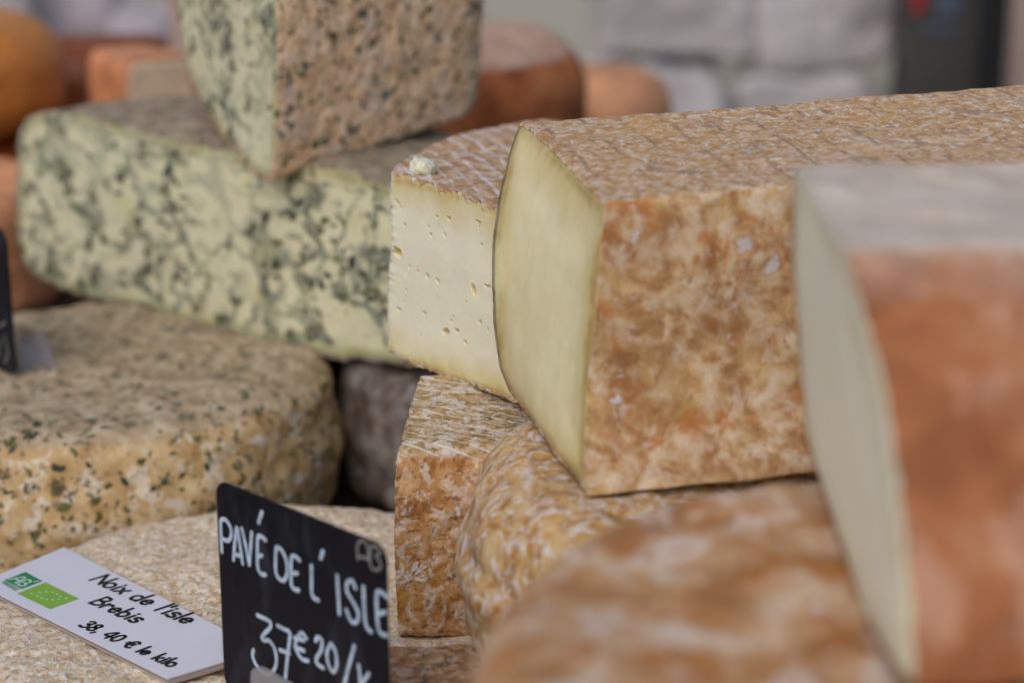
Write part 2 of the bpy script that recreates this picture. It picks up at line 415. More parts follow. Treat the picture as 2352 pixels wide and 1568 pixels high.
def curds(lo, hi, size, seed, flat=(1.0, 1.0, .62)):
    """pressed curds: cells whose seams hold the herbs; returns f(points) -> (vein 0..1, seam direction)"""
    fl = np.array(flat)
    def field(p):
        q = p+.006*np.stack([fbm(p*75+k*9.1, 2, seed+k) for k in range(3)], -1)
        return np.abs(fbm(q/fl/size, 2, seed+21))+.0
    def fn(p):
        f = field(p); g = fbm(p*24, 2, seed+9); k = fbm(p*110, 2, seed+31)
        v = sstep(.34+.22*g, .02, f)*sstep(-.55, .25, g+.15+.5*k)
        return np.clip(v+.5*sstep(.35, .8, k+.4*g), 0, 1), f
    def along(p, N):
        e1 = unit(np.cross(N, [0, 0, 1.0])); e2 = np.cross(N, e1); h = .0008; f0 = field(p)
        gx = (field(p+e1*h)-f0)/h; gy = (field(p+e2*h)-f0)/h
        return e1[None]*(-gy)[:, None]+e2[None]*gx[:, None]+1e-6
    return fn, along

def ribbon(poly, w_, sub=6, closed=False):
    """flat pen stroke in 2-D with round ends -> (verts2d, faces)"""
    p = np.array(poly, float)
    if len(p) > 2:
        q = []
        ext = np.vstack([2*p[0]-p[1], p, 2*p[-1]-p[-2]]) if not closed else np.vstack([p[-2], p, p[1]])
        for i in range(1, len(ext)-2):
            for s in np.linspace(0, 1, sub, endpoint=False):
                a, b, c_, d = ext[i-1:i+3]
                q.append(.5*((2*b)+(c_-a)*s+(2*a-5*b+4*c_-d)*s*s+(3*b-a-3*c_+d)*s**3))
        q.append(p[-1]); p = np.array(q)
    t = np.gradient(p, axis=0); t /= (np.linalg.norm(t, axis=1)[:, None]+1e-9); nrm = np.stack([-t[:, 1], t[:, 0]], 1)
    wv = (w_ if np.ndim(w_) else np.full(len(p), w_))
    Lf = p+nrm*wv[:, None]*.5; Rt = p-nrm*wv[:, None]*.5
    def cap(c0, nv, w0, sgn): return [c0+w0*.5*(math.cos(a)*nv+sgn*math.sin(a)*np.array([nv[1], -nv[0]])) for a in np.linspace(0, math.pi, 8)[1:-1]]
    vs = list(Lf)+list(Rt); n = len(p); fs = [(i, i+1, n+i+1, n+i) for i in range(n-1)]
    i0 = len(vs); e = cap(p[-1], nrm[-1], wv[-1], 1); vs += e; fs.append([n-1]+list(range(i0, i0+len(e)))+[2*n-1])
    i0 = len(vs); e = cap(p[0], nrm[0], wv[0], -1); vs += e; fs.append([n]+list(range(i0+len(e)-1, i0-1, -1))+[0])
    return np.array(vs), fs
def strokes(name, polys, w_, frame, mat, parent, lift=.00012):
    """polys in plane coordinates of frame = (origin, ex, ey, n); each stroke a hair above the one before it"""
    o0, ex, ey, nn = frame; vs, fs = [], []
    for k, p in enumerate(polys):
        v2, f2 = ribbon(p, w_); i0 = len(vs)
        vs += [o0+ex*x+ey*y+nn*(lift+k*6e-6) for x, y in v2]; fs += [tuple(i+i0 for i in f) for f in f2]
    return mesh(name, np.array(vs), fs, mat, parent, smooth=False)
def slab(name, pts2, frame, th, mat, parent=None, base=None, back=True):
    """flat plate: outline pts2 in frame, front at the plane, th thick behind it"""
    o0, ex, ey, nn = frame; n = len(pts2)
    f_ = [o0+ex*x+ey*y for x, y in pts2]; b_ = [p-nn*th for p in f_]
    fs = [list(range(n)), list(range(2*n-1, n-1, -1))]+[(i, n+i, n+(i+1) % n, (i+1) % n) for i in range(n)]
    return mesh(name, np.array(f_+b_), fs, mat, parent, base, smooth=False)
def rrect(w_, h_, r, k=8, x0=0, y0=0):
    out = []
    for cx, cy, a0 in ((w_-r, r, -90), (w_-r, h_-r, 0), (r, h_-r, 90), (r, r, 180)):
        for j in range(k+1):
            a = math.radians(a0+90*j/k); out.append((x0+cx+r*math.cos(a), y0+cy+r*math.sin(a)))
    return out
def softbox(name, cen, size, rotz, mat, r=.15, noise=((.004, 12), (.0015, 50)), seed=1, n=26, parent=None, base=None, rotx=0, roty=0):
    """a filled bag or parcel: box with soft edges and creases"""
    g = np.linspace(-1, 1, n); V, F = [], []; off = 0
    for axis in range(3):
        for sgn in (-1, 1):
            a, b = np.meshgrid(g, g, indexing='ij'); p = np.zeros((n, n, 3)); p[..., axis] = sgn; p[..., (axis+1) % 3] = a; p[..., (axis+2) % 3] = b
            V.append(p.reshape(-1, 3)); f = gridf(n, n, wrap=False, off=off, flip=(sgn < 0)); F += f; off += n*n
    V = np.vstack(V); pw = 2/max(r, .02); nr = (np.abs(V)**pw).sum(1)**(1/pw); V = V/nr[:, None]
    key = np.round(V, 5); _, idx, inv = np.unique(key, axis=0, return_index=True, return_inverse=True); inv = inv.ravel()
    V = V[idx]; F = [tuple(inv[list(q)]) for q in F]; F = [q for q in F if len(set(q)) == 4]
    X = V*np.array(size)*.5; nn = V*np.abs(V)**(pw-1 if pw < 12 else 11)/np.array(size); nn = nn/(np.linalg.norm(nn, axis=1)[:, None]+1e-9)
    X = X+nn*disp(X+seed*3.1, noise, seed)[:, None]
    M = np.array(Matrix.Rotation(rotz, 3, 'Z') @ Matrix.Rotation(roty, 3, 'Y') @ Matrix.Rotation(rotx, 3, 'X'))
    return mesh(name, X@M.T+np.asarray(cen), F, mat, parent, base)
def boxm(name, lo, hi, mat, parent=None, bev=.002):
    lo = np.array(lo, float); hi = np.array(hi, float); V, F = [], []
    import bmesh
    bm = bmesh.new(); bmesh.ops.create_cube(bm, size=1.0)
    for v in bm.verts: v.co = Vector((lo+hi)/2)+Vector([c*s for c, s in zip(v.co, (hi-lo))])
    bmesh.ops.bevel(bm, geom=bm.edges[:], offset=bev, segments=2, affect='EDGES', profile=.6)
    bm.verts.ensure_lookup_table(); V = np.array([v.co[:] for v in bm.verts]); F = [[v.index for v in f.verts] for f in bm.faces]; bm.free()
    return mesh(name, V, F, mat, parent, smooth=False)
# ------------------------------------------------------------------ colours of the rinds and pastes
WHITE = srgb(214, 205, 200); CREAM = srgb(205, 188, 160); TAN = srgb(190, 152, 108); OCH = srgb(176, 128, 66); BRN = srgb(138, 88, 48); DBR = srgb(92, 60, 38)
PINKT = srgb(190, 150, 122); GREY = srgb(150, 142, 136); DGREY = srgb(92, 86, 80); ORNG = srgb(186, 108, 52)

M = {}
M['bar'] = rind_mat('bar_rind',
    side=dict(base=[(0, srgb(154, 108, 66)), (.35, srgb(184, 142, 98)), (.6, srgb(202, 168, 126)), (1, srgb(220, 198, 168))], scale=120, warp=.01, wscale=60,
        over=[dict(col=srgb(202, 166, 104), scale=48, lo=.52, hi=.64, amt=.5), dict(col=srgb(188, 112, 50), scale=50, lo=.54, hi=.66, amt=.65, h=-.2), dict(col=srgb(148, 102, 62), scale=20, lo=.46, hi=.66, amt=.5), dict(col=srgb(216, 198, 178), scale=170, detail=5, lo=.52, hi=.68, amt=.55, stretch=(1, 1, .7)),
              dict(col=srgb(132, 80, 48), scale=150, lo=.62, hi=.7, amt=.55, h=-.3), dict(col=srgb(205, 200, 200), scale=70, lo=.66, hi=.71, amt=.8)]),
    top=dict(base=[(0, srgb(168, 126, 82)), (.45, srgb(194, 156, 114)), (1, srgb(210, 184, 152))], scale=210, warp=.003, wscale=200,
        over=[dict(col=srgb(198, 152, 98), scale=60, lo=.52, hi=.68, amt=.55), dict(col=srgb(222, 212, 202), scale=330, lo=.53, hi=.62, amt=.7), dict(col=srgb(150, 104, 70), scale=420, lo=.57, hi=.66, amt=.6, h=-.4),
              dict(col=srgb(202, 182, 164), scale=30, lo=.52, hi=.68, amt=.45), dict(col=srgb(206, 160, 98), scale=22, lo=.54, hi=.68, amt=.5), dict(col=srgb(130, 116, 106), scale=60, lo=.6, hi=.68, amt=.45)],
        lines=dict(axis='v', period=.0165, width=.085, skew=.0, col=srgb(122, 104, 90), amt=.6, wob=.005, gate=55, glo=.42, ghi=.62, h=-.2)), bs=.4)
M['bar_paste'] = paste_mat('bar_paste', srgb(222, 211, 170), srgb(204, 184, 126), .020, streak=(1, 1, .3), edge2=srgb(172, 146, 90), rough=.36, sss=.4)
M['front'] = rind_mat('front_rind',
    side=dict(base=[(0, srgb(140, 84, 54)), (.5, srgb(172, 110, 70)), (1, srgb(186, 138, 106))], scale=28, warp=.012, wscale=40,
        over=[dict(col=srgb(198, 152, 126), scale=34, lo=.5, hi=.64, amt=.7), dict(col=srgb(136, 74, 46), scale=40, lo=.54, hi=.66, amt=.5)]),
    top=dict(base=[(0, srgb(198, 180, 162)), (1, srgb(216, 204, 190))], scale=40, warp=.01,
        over=[dict(col=srgb(196, 166, 148), scale=30, lo=.56, hi=.7, amt=.5), dict(col=srgb(160, 148, 142), scale=80, lo=.6, hi=.7, amt=.3)]), bs=.5, us=(.1, .95))
M['front_paste'] = paste_mat('front_paste', srgb(232, 228, 208), srgb(214, 208, 178), .014, rough=.4, sss=.4)
M['lower'] = rind_mat('lower_rind',
    side=dict(base=[(0, srgb(156, 108, 64)), (.4, srgb(182, 138, 98)), (.75, srgb(194, 158, 124)), (1, srgb(208, 184, 162))], scale=44, warp=.016, wscale=35,
        over=[dict(col=srgb(218, 204, 194), scale=52, lo=.53, hi=.63, amt=.65), dict(col=srgb(172, 110, 54), scale=42, lo=.54, hi=.62, amt=.8), dict(col=srgb(190, 146, 70), scale=24, lo=.58, hi=.68, amt=.6), dict(col=srgb(130, 84, 56), scale=70, lo=.6, hi=.68, amt=.5)]), bs=.6)
M['mottled'] = rind_mat('mottled_rind',
    side=dict(base=[(0, srgb(158, 108, 58)), (.45, srgb(192, 148, 88)), (1, srgb(206, 176, 128))], scale=120, warp=.012, wscale=70,
        over=[dict(col=srgb(222, 214, 210), scale=210, detail=5, rough=.72, lo=.47, hi=.62, amt=.8, stretch=(1, 1, .8), h=.3), dict(col=srgb(172, 122, 66), scale=90, lo=.58, hi=.66, amt=.8, h=-.3), dict(col=srgb(120, 80, 52), scale=190, lo=.6, hi=.67, amt=.55, h=-.4), dict(col=srgb(168, 166, 170), scale=150, lo=.62, hi=.7, amt=.6)]), bs=.4, bd=.002)
M['wedge'] = rind_mat('wedge_rind',
    side=dict(base=[(0, srgb(148, 98, 54)), (.4, srgb(184, 134, 82)), (1, srgb(204, 166, 122))], scale=130, warp=.008, wscale=90,
        over=[dict(col=srgb(184, 132, 46), scale=26, lo=.5, hi=.66, amt=.6), dict(col=srgb(218, 200, 184), scale=210, lo=.48, hi=.62, amt=.7, stretch=(1, 1, .7), h=.3), dict(col=srgb(226, 218, 210), detail=5, scale=70, lo=.57, hi=.62, amt=.95, stretch=(1, 1, .75), h=.9, gate=20, glo=.44, ghi=.54), dict(col=srgb(104, 58, 30), scale=320, lo=.58, hi=.66, amt=.6, h=-.4)]),
    top=dict(base=[(0, srgb(146, 116, 66)), (.5, srgb(186, 156, 112)), (1, srgb(206, 184, 158))], scale=150, warp=.004,
        over=[dict(col=srgb(212, 204, 194), scale=180, lo=.5, hi=.6, amt=.75, h=.4), dict(col=srgb(128, 104, 56), scale=230, lo=.56, hi=.64, amt=.75, h=-.5), dict(col=srgb(96, 86, 74), scale=420, lo=.6, hi=.66, amt=.5, h=-.3)],
        lines=dict(axis='u', period=.0056, width=.15, skew=.42, col=srgb(222, 214, 206), amt=.8, wob=.0016, glo=.34, ghi=.54, h=.5)), bs=.5, us=(.15, .85))
M['holey'] = rind_mat('holey_rind',
    side=dict(base=[(0, srgb(214, 204, 172)), (1, srgb(224, 216, 192))], scale=60),
    top=dict(base=[(0, srgb(164, 124, 86)), (.5, srgb(192, 156, 120)), (1, srgb(208, 184, 156))], scale=150, warp=.003,
        over=[dict(col=srgb(214, 206, 204), scale=90, lo=.5, hi=.66, amt=.7, h=.3), dict(col=srgb(176, 118, 70), scale=260, lo=.56, hi=.66, amt=.65, h=-.4, stretch=(1, 1, 1)), dict(col=srgb(120, 108, 100), scale=300, lo=.62, hi=.7, amt=.5)],
        lines=dict(axis='v', period=.0115, width=.18, skew=-.72, col=srgb(224, 218, 218), amt=.7, wob=.0014, glo=.34, ghi=.58, h=.4)), bs=.4)
M['holey_paste'] = paste_mat('holey_paste', srgb(226, 220, 196), srgb(210, 194, 140), .020, edge2=srgb(198, 168, 104), rough=.45, sss=.35, eye=srgb(200, 172, 92))
HERB = dict(mid=srgb(176, 176, 150), vein2=srgb(142, 145, 120), vein=srgb(120, 126, 112), dark=srgb(52, 56, 42), olive=srgb(92, 90, 44), yellow=srgb(196, 190, 136), cell=38)
M['herb_paste'] = paste_mat('herb_paste', srgb(210, 205, 172), srgb(166, 162, 112), .008, herb=HERB, rough=.5, sss=.3)
M['herb_rind'] = rind_mat('herb_rind',
    side=dict(base=[(0, srgb(222, 178, 136)), (.5, srgb(240, 200, 158)), (1, srgb(246, 216, 184))], scale=90,
        over=[dict(col=srgb(216, 196, 182), scale=60, lo=.52, hi=.66, amt=.6), dict(col=srgb(238, 190, 140), scale=46, lo=.56, hi=.68, amt=.6), dict(col=srgb(74, 76, 62), scale=150, lo=.585, hi=.64, amt=.85, h=-.4), dict(col=srgb(124, 116, 104), scale=80, lo=.62, hi=.7, amt=.5)]), bs=.6)
M['herb_half_rind'] = rind_mat('herb_half_rind',
    side=dict(base=[(0, srgb(130, 116, 96)), (.5, srgb(158, 142, 120)), (1, srgb(180, 168, 148))], scale=90,
        over=[dict(col=srgb(94, 96, 76), scale=120, lo=.56, hi=.64, amt=.7), dict(col=srgb(176, 170, 168), scale=70, lo=.6, hi=.7, amt=.6)]), bs=.6)
M['herb_wheel'] = rind_mat('herb_wheel_rind',
    side=dict(base=[(0, srgb(180, 148, 102)), (.5, srgb(200, 170, 124)), (1, srgb(212, 188, 150))], scale=80, warp=.006,
        over=[dict(col=srgb(222, 212, 198), scale=100, lo=.53, hi=.62, amt=.75, h=.3), dict(col=srgb(170, 128, 70), scale=60, lo=.55, hi=.66, amt=.5), dict(col=srgb(72, 70, 48), scale=130, lo=.595, hi=.65, amt=.85, h=-.4), dict(col=srgb(120, 112, 84), scale=210, lo=.6, hi=.68, amt=.5)]),
    top=dict(base=[(0, srgb(160, 138, 106)), (.5, srgb(182, 160, 130)), (1, srgb(198, 180, 154))], scale=80, warp=.006,
        over=[dict(col=srgb(208, 198, 184), scale=150, lo=.6, hi=.7, amt=.6, h=.3), dict(col=srgb(92, 90, 68), scale=100, lo=.575, hi=.64, amt=.75, h=-.1), dict(col=srgb(158, 142, 110), scale=50, lo=.55, hi=.68, amt=.4)]), bs=.35)
M['nut'] = rind_mat('nut_wheel_rind',
    side=dict(base=[(0, srgb(196, 156, 98)), (.5, srgb(218, 184, 136)), (1, srgb(230, 208, 180))], scale=120, warp=.006, wscale=150,
        over=[dict(col=srgb(214, 172, 100), scale=70, lo=.54, hi=.66, amt=.7), dict(col=srgb(226, 210, 198), scale=130, lo=.5, hi=.62, amt=.7, h=.5), dict(col=srgb(156, 152, 146), scale=210, lo=.63, hi=.68, amt=.8, h=.3), dict(col=srgb(136, 100, 52), scale=260, lo=.58, hi=.66, amt=.6, h=-.5)]),
    top=dict(base=[(0, srgb(202, 174, 134)), (.5, srgb(222, 200, 170)), (1, srgb(234, 220, 202))], scale=260, warp=.003, wscale=300,
        over=[dict(col=srgb(238, 228, 218), scale=340, lo=.5, hi=.6, amt=.8, h=.5), dict(col=srgb(178, 142, 90), scale=400, lo=.55, hi=.64, amt=.75, h=-.5), dict(col=srgb(150, 136, 122), scale=200, lo=.62, hi=.7, amt=.4)]), bs=.6, bd=.0014)
M['grey'] = rind_mat('grey_mould_rind',
    side=dict(base=[(0, srgb(84, 70, 60)), (.5, srgb(112, 100, 92)), (1, srgb(146, 138, 132))], scale=60,
        over=[dict(col=srgb(168, 164, 162), scale=40, lo=.56, hi=.7, amt=.6), dict(col=srgb(90, 64, 46), scale=90, lo=.6, hi=.7, amt=.5)]), bs=.7)
M['slabk'] = rind_mat('brown_slab_rind',
    side=dict(base=[(0, srgb(140, 102, 68)), (.5, srgb(178, 138, 100)), (1, srgb(204, 174, 144))], scale=220, warp=.005,
        over=[dict(col=srgb(96, 84, 74), scale=180, lo=.57, hi=.66, amt=.7, stretch=(1, .5, 1)), dict(col=srgb(206, 190, 174), scale=200, lo=.56, hi=.66, amt=.6, stretch=(1, .5, 1))]), bs=.8)
M['orange'] = plain('orange_wax', srgb(196, 124, 56), .42, 20, .12, sss=.1)
M['dkorange'] = plain('dark_orange_rind', srgb(150, 74, 30), .5, 25, .25)
M['redbrown'] = plain('red_brown_rind', srgb(128, 68, 38), .55, 25, .3)
M['orangecut'] = plain('orange_rind', srgb(204, 138, 98), .5, 25, .2)
M['palecut'] = plain('pale_paste', srgb(236, 212, 180), .5, 25, .15, sss=.1)
M['peach'] = plain('peach_rind', srgb(222, 156, 112), .55, 25, .18)
M['pinktop'] = rind_mat('pink_top_rind',
    side=dict(base=[(0, srgb(128, 66, 36)), (.5, srgb(168, 96, 54)), (1, srgb(188, 122, 78))], scale=24), top=dict(base=[(0, srgb(188, 150, 128)), (1, srgb(206, 172, 150))], scale=30), bs=.3)
M['leaf'] = None
t_ = NT('herb_leaf'); tn = t_.attr('tone')
M['leaf'] = t_.out(t_.ramp(tn, [(0, srgb(44, 46, 36)), (.3, srgb(64, 66, 46)), (.55, srgb(92, 90, 42)), (.8, srgb(110, 108, 80)), (1, srgb(96, 100, 92))]), .55)
t_ = NT('nut_flake'); tn = t_.attr('tone')
M['flake'] = t_.out(t_.ramp(tn, [(0, srgb(196, 150, 84)), (.4, srgb(226, 212, 200)), (.75, srgb(176, 174, 172)), (1, srgb(206, 176, 124))]), .8)
t_ = NT('black_board'); v_ = t_.coord(); s_ = t_.noise(t_.scale(t_.warp(v_, 60, .01), (1, 1, .35)), 90, 4, .6); d_ = t_.step(t_.noise(v_, 1400, 2, .6), .66, .74, 0, .5)
M['chalkboard'] = t_.out(t_.mix(t_.math('MAXIMUM', t_.step(s_, .5, .8, 0, .09), t_.math('MULTIPLY', d_, .25)), srgb(19, 18, 26), srgb(150, 156, 168)), t_.step(s_, .3, .7, .45, .65), spec=.2)
M['chalk'] = plain('white_marker', srgb(178, 194, 214), .6, 260, .22, .1, .0003)
M['chalkdim'] = plain('grey_print', srgb(128, 128, 124), .6, 500, .08)
M['paper'] = plain('label_card', srgb(216, 216, 228), .38, 35, .02, .04, .001, spec=.5)
M['ink'] = plain('black_ink', srgb(22, 20, 20), .5, 300, .1, .02)
M['logogreen'] = plain('deep_green_print', srgb(26, 132, 74), .45, 90, .04, .02)
M['leafgreen'] = plain('light_green_print', srgb(128, 176, 60), .45, 90, .04, .02)
M['logowhite'] = plain('white_print', srgb(206, 226, 214), .5, 90, .02, .02)
M['clear'] = plain('clear_plastic', (.42, .40, .43), .25, 40, .02, .02, spec=.5, Alpha=.42)
M['sleeve'] = plain('plastic_sleeve', srgb(178, 158, 144), .2, 40, .03, .02, spec=.5, Transmission_Weight=.35)
M['parcel'] = plain('white_wrap', srgb(176, 170, 170), .6, 9, .05, .3, .01, sss=.05)
M['mauve'] = plain('mauve_wrap', srgb(172, 162, 168), .65, 9, .08, .3, .01)
M['case'] = plain('dark_case', srgb(62, 60, 56), .5, 12, .12)
M['blackpost'] = plain('black_metal', srgb(20, 20, 22), .4, 20, .1)
M['redmark'] = plain('red_mark', srgb(150, 24, 30), .5, 30, .05)
M['bluemark'] = plain('blue_mark', srgb(74, 84, 104), .5, 30, .05)
M['beige'] = plain('pinkish_board', srgb(186, 160, 148), .6, 14, .06)
M['wall'] = plain('stall_wall', srgb(172, 170, 158), .8, 3, .06, .1, .01)
M['cloth'] = plain('table_cloth', srgb(70, 50, 38), .85, 60, .25, .3, .002)
M['step'] = plain('dark_wood', srgb(58, 40, 30), .7, 30, .3, .3, .002)
M['bench'] = plain('back_bench', srgb(150, 142, 138), .7, 6, .1)

# ------------------------------------------------------------------ the setting
def struct(o): o['kind'] = 'structure'; return o
Z0 = 0.0
struct(boxm('stall_table', (-1.0, .22, -.04), (1.0, 2.0, 0), M['cloth'], bev=.004))
zt = lambda z: z+HZ
struct(boxm('display_step', (-.75, .92, .0005), (.75, 1.16, zt(-.390)), M['step']))
struct(boxm('display_step', (-.95, 1.17, .0005), (.95, 1.97, zt(-.345)), M['step']))
struct(boxm('display_step', (.047, .60, .0005), (.60, .90, zt(-.340)), M['step']))
struct(boxm('display_step', (.0, .28, .0005), (.60, .575, zt(-.310)), M['step']))
struct(boxm('back_bench', (-2.0, 2.6, -.9), (2.2, 3.56, zt(-.56)), M['bench']))
struct(boxm('back_wall', (-3.0, 3.6, -.9), (3.2, 3.66, 1.5), M['wall']))
struct(boxm('ground', (-12, -6, -.98), (12, 14, -.9), M['bench']))

# ------------------------------------------------------------------ wheel with the white label (lower left)
JZ = zt(-.338)
jt, jo, jV, jF, jN = wheel('labelled_nut_cheese', 'cream granular cheese wheel lying under the white printed label', 'cheese', (-.098, .774, JZ), .137, .083, M['nut'],
    rt=.022, rb=.016, bulge=.004, na=420, noise=((.0015, 22), (.0008, 130), (.0004, 420)), seed=3, as_part=True)
flecks('surface_flake', jo.parent, jV, jF, 2600, (.0006, .0022), M['flake'], 21, keep=lambda c, n: (n[:, 2] > .1)*(c[:, 1] < .80)*1.0, asp=(.4, .8), tilt=.5)

# herb wheel behind it
ht, ho, hV, hF, hN = wheel('whole_herb_cheese', 'whole tan cheese wheel flecked with green herbs behind the labelled wheel', 'cheese', (-.228, 1.017, zt(-.302)), .132, .086, M['herb_wheel'],
    rt=.017, rb=.016, bulge=.004, na=380, noise=((.0022, 18), (.0009, 90), (.0004, 300)), seed=5, as_part=True)
flecks('herb_fleck', ht, hV, hF, 2800, (.0018, .0085), M['leaf'], 31, keep=lambda c, n: (n[:, 2] > -.3)*(.5+sstep(-.2, .6, fbm(c*60, 2, 8))*(.8+.4*(n[:, 2] < .6))), asp=(.25, .7), lift=.00016)

# grey wheel in the gap
wheel('grey_mould_cheese', 'dark grey mouldy cheese wheel in the shadow under the cut herb cheese', 'cheese', (.002, 1.075, zt(-.304)), .1, .084, M['grey'],
    rt=.018, rb=.015, bulge=.004, noise=((.002, 22), (.0012, 80)), seed=8)

# mottled wheel carrying the long bar
wheel('mottled_round_cheese', 'round ochre cheese wheel mottled with white mould under the long cut bar', 'cheese', (.092, .702, zt(-.2485)), .109, .090, M['mottled'],
    rt=.028, rb=.036, bulge=.004, na=420, noise=((.0022, 20), (.0008, 90), (.0004, 300)), seed=12, rot=(math.radians(2.2), math.radians(2.8), 0))

# lower front wheel
wheel('tan_round_cheese', 'out of focus orange tan cheese wheel in the lower right foreground', 'cheese', (.119, .445, zt(-.2175)), .128, .088, M['lower'],
    rt=.011, rb=.014, bulge=.003, noise=((.0012, 20), (.0006, 70)), seed=15, rot=(math.radians(5.0), math.radians(4.6), 0))

# ------------------------------------------------------------------ the long bar in the middle right
t = thing('cheese_bar', 'long cheese bar with brown rind and smooth yellow cut face', 'cheese', P(1335, 1110, .71))
loop = [P(*q) for q in ((1195, 281, .80), (1262, 340, .766), (1330, 403, .732), (1392, 461, .70), (1385, 560, .702), (1371, 700, .706), (1352, 880, .711), (1347, 1000, .710), (1347, 1080, .706), (1352, 1150, .700), (1318, 1105, .716),
                        (1268, 1040, .740), (1212, 960, .77), (1172, 908, .788), (1146, 840, .79), (1133, 740, .788), (1130, 640, .787), (1131, 560, .787), (1145, 450, .79), (1170, 352, .796))]
E_bar = unit((.973, .215, .04))
loft(t, loop, E_bar, .32, M['bar'], M['bar_paste'], th=.0014, n=420, nl=170, smooth=.005, noise=((.0015, 13), (.0005, 50), (.0003, 110), (.00012, 400)), rag=.0005, seed=2, m=70, capn=((.0006, 25), (.0002, 120)), upr=(.62, .9), corners=[P(1195, 281, .80), P(1392, 461, .70), P(1350, 1140, .702), P(1172, 908, .788)])

# ------------------------------------------------------------------ front right piece, out of focus
t = thing('front_cheese_piece', 'blurred cut cheese with pale top and orange red rind in the right foreground', 'cheese', P(2112, 1600, .46))
loop = [P(*q) for q in ((1822, 378, .58), (1880, 470, .54), (1938, 562, .50), (1985, 700, .487), (2030, 850, .477), (2066, 1100, .467), (2092, 1350, .462), (2110, 1600, .46),
                        (2060, 1560, .475), (1985, 1420, .52), (1905, 1180, .57), (1853, 1000, .60), (1836, 820, .60), (1820, 600, .592))]
loft(t, loop, P(2352, 552, .505)-P(1935, 562, .5), .20, M['front'], M['front_paste'], th=.0016, n=300, nl=90, smooth=.005, noise=((.0015, 25), (.0008, 90)), rag=.0008, seed=4, m=40, upr=(.72, 1.0), corners=[P(1822, 378, .58), P(1938, 562, .50), P(2110, 1600, .46), P(1853, 1000, .60)])

# ------------------------------------------------------------------ striped wedge standing on the labelled wheel
t = thing('striped_cheese_wedge', 'brown rind cheese wedge with white striped top standing under the holey piece', 'cheese', P(918, 1464, .807))
YF = P(918, 1464, .807)[1]
def PY(u, v, y):
    r = ray(u, v); return ORG+r*(y/r[1])
loop = [PZ(968, 857, zt(-.2495)), PZ(940, 940, zt(-.2535)), PZ(920, 1018, zt(-.257)), PY(911, 1055, YF+.002), PY(906, 1150, YF-.001), PY(906, 1290, YF-.001), PY(912, 1400, YF), PY(918, 1464, YF+.001)]
bb = PZ(968, 857, zt(-.2495)); loop += [np.array([bb[0]-.004, bb[1]+.012, zt(-.337)]), np.array([bb[0]-.002, bb[1]+.012, zt(-.262)])]
loft(t, loop, (.985, -.03, -.012), .066, M['wedge'], M['holey_paste'], th=.0015, n=420, nl=150, smooth=.0045, noise=((.0009, 45), (.0004, 170), (.0003, 620)), rag=.0009, seed=6, m=30, endr=.006)

# thin brown slab in front of it
softbox_base = PZ(1020, 1530, JZ)
t = mesh_k = softbox('brown_cheese_slab', softbox_base+np.array([.004, -.056, .0066]), (.094, .098, .0125), .12, M['slabk'], r=.16, noise=((.0012, 40), (.0007, 160)), seed=4, n=70)
tag(t, 'low brown grey cheese slab lying beside the black price sign at the bottom edge', 'cheese')

# ------------------------------------------------------------------ holey piece
def dens(pts, k):
    pts = np.array(pts); x = np.linspace(0, len(pts)-1, k); return [np.array([np.interp(v, np.arange(len(pts)), pts[:, c_]) for c_ in range(3)]) for v in x]
b0, b1 = P(893, 808, .885), P(1180, 922, .822)
cd = unit((b1-b0)*np.array([1, 1, 0])); nB = unit(np.cross(cd, (0, 0, 1.0)))       # looks back/forward
if nB[1] < 0: nB = -nB
pl = lambda u, v: PPL(u, v, b0, nB)
out = [(900, 396), (938, 403), (958, 413), (1002, 424), (1022, 436), (1063, 448), (1097, 464), (1135, 480), (1166, 492), (1172, 700), (1186, 926), (1142, 907), (1066, 882), (1019, 863), (993, 850), (967, 843), (925, 827), (890, 809), (891, 760), (893, 640), (897, 500)]
loopB = [pl(*q) for q in out]
def z7(x, y): return 861.3+x*.2197, 602.9+y*.2197
def z6(x, y): return 861.3+x*.2014, 315.8+y*.2014
EY = []
pxB = .86/FPX
for (x, y, ra, rb, an) in ((350, 40, 11, 24, 0), (445, 100, 18, 9, .3), (540, 145, 28, 17, .6), (655, 195, 30, 17, .5), (320, 290, 15, 13, 0), (290, 405, 13, 10, 0), (240, 490, 30, 18, .3), (510, 535, 24, 16, .2),
        (820, 570, 24, 12, .8), (803, 612, 26, 10, .3), (1035, 280, 28, 46, -.3), (1180, 245, 40, 13, 0), (1105, 622, 22, 20, 0), (740, 722, 46, 26, -.35), (855, 710, 34, 17, 0), (950, 840, 28, 14, .5),
        (1190, 700, 11, 20, 0), (480, 765, 9, 9, 0), (960, 410, 10, 10, 0), (650, 360, 8, 8, 0), (1030, 975, 8, 8, 0)):
    EY.append((pl(*z7(x, y)), ra*.2197*pxB*1.25, rb*.2197*pxB*1.2, -an, .0009+.00003*ra))
for (x, y, ra, rb, an) in ((265, 762, 52, 20, .8), (700, 905, 20, 16, 0), (840, 925, 32, 18, .2), (330, 995, 26, 15, .3), (600, 1020, 15, 14, 0), (625, 1110, 18, 17, 0), (795, 1115, 14, 28, -.3), (1182, 965, 36, 18, .4),
        (255, 1310, 66, 46, .3), (1220, 1220, 22, 12, 0), (900, 878, 9, 9, 0), (1190, 1010, 14, 10, 0)):
    EY.append((pl(*z6(x, y)), ra*.2014*pxB*1.25, rb*.2014*pxB*1.2, -an, .0008+.00003*ra))
t = thing('holey_cheese_piece', 'pale cream cut cheese with small holes and white striped rind, at the centre', 'cheese', b0)
def leftB(tv):
    a = np.interp(tv, [0, .03, .06, .09, .12, .15], [0, .028, .049, .060, .066, .064]); W0 = np.linalg.norm((b1-b0)[:2])
    return (1+a/W0, -a/2)
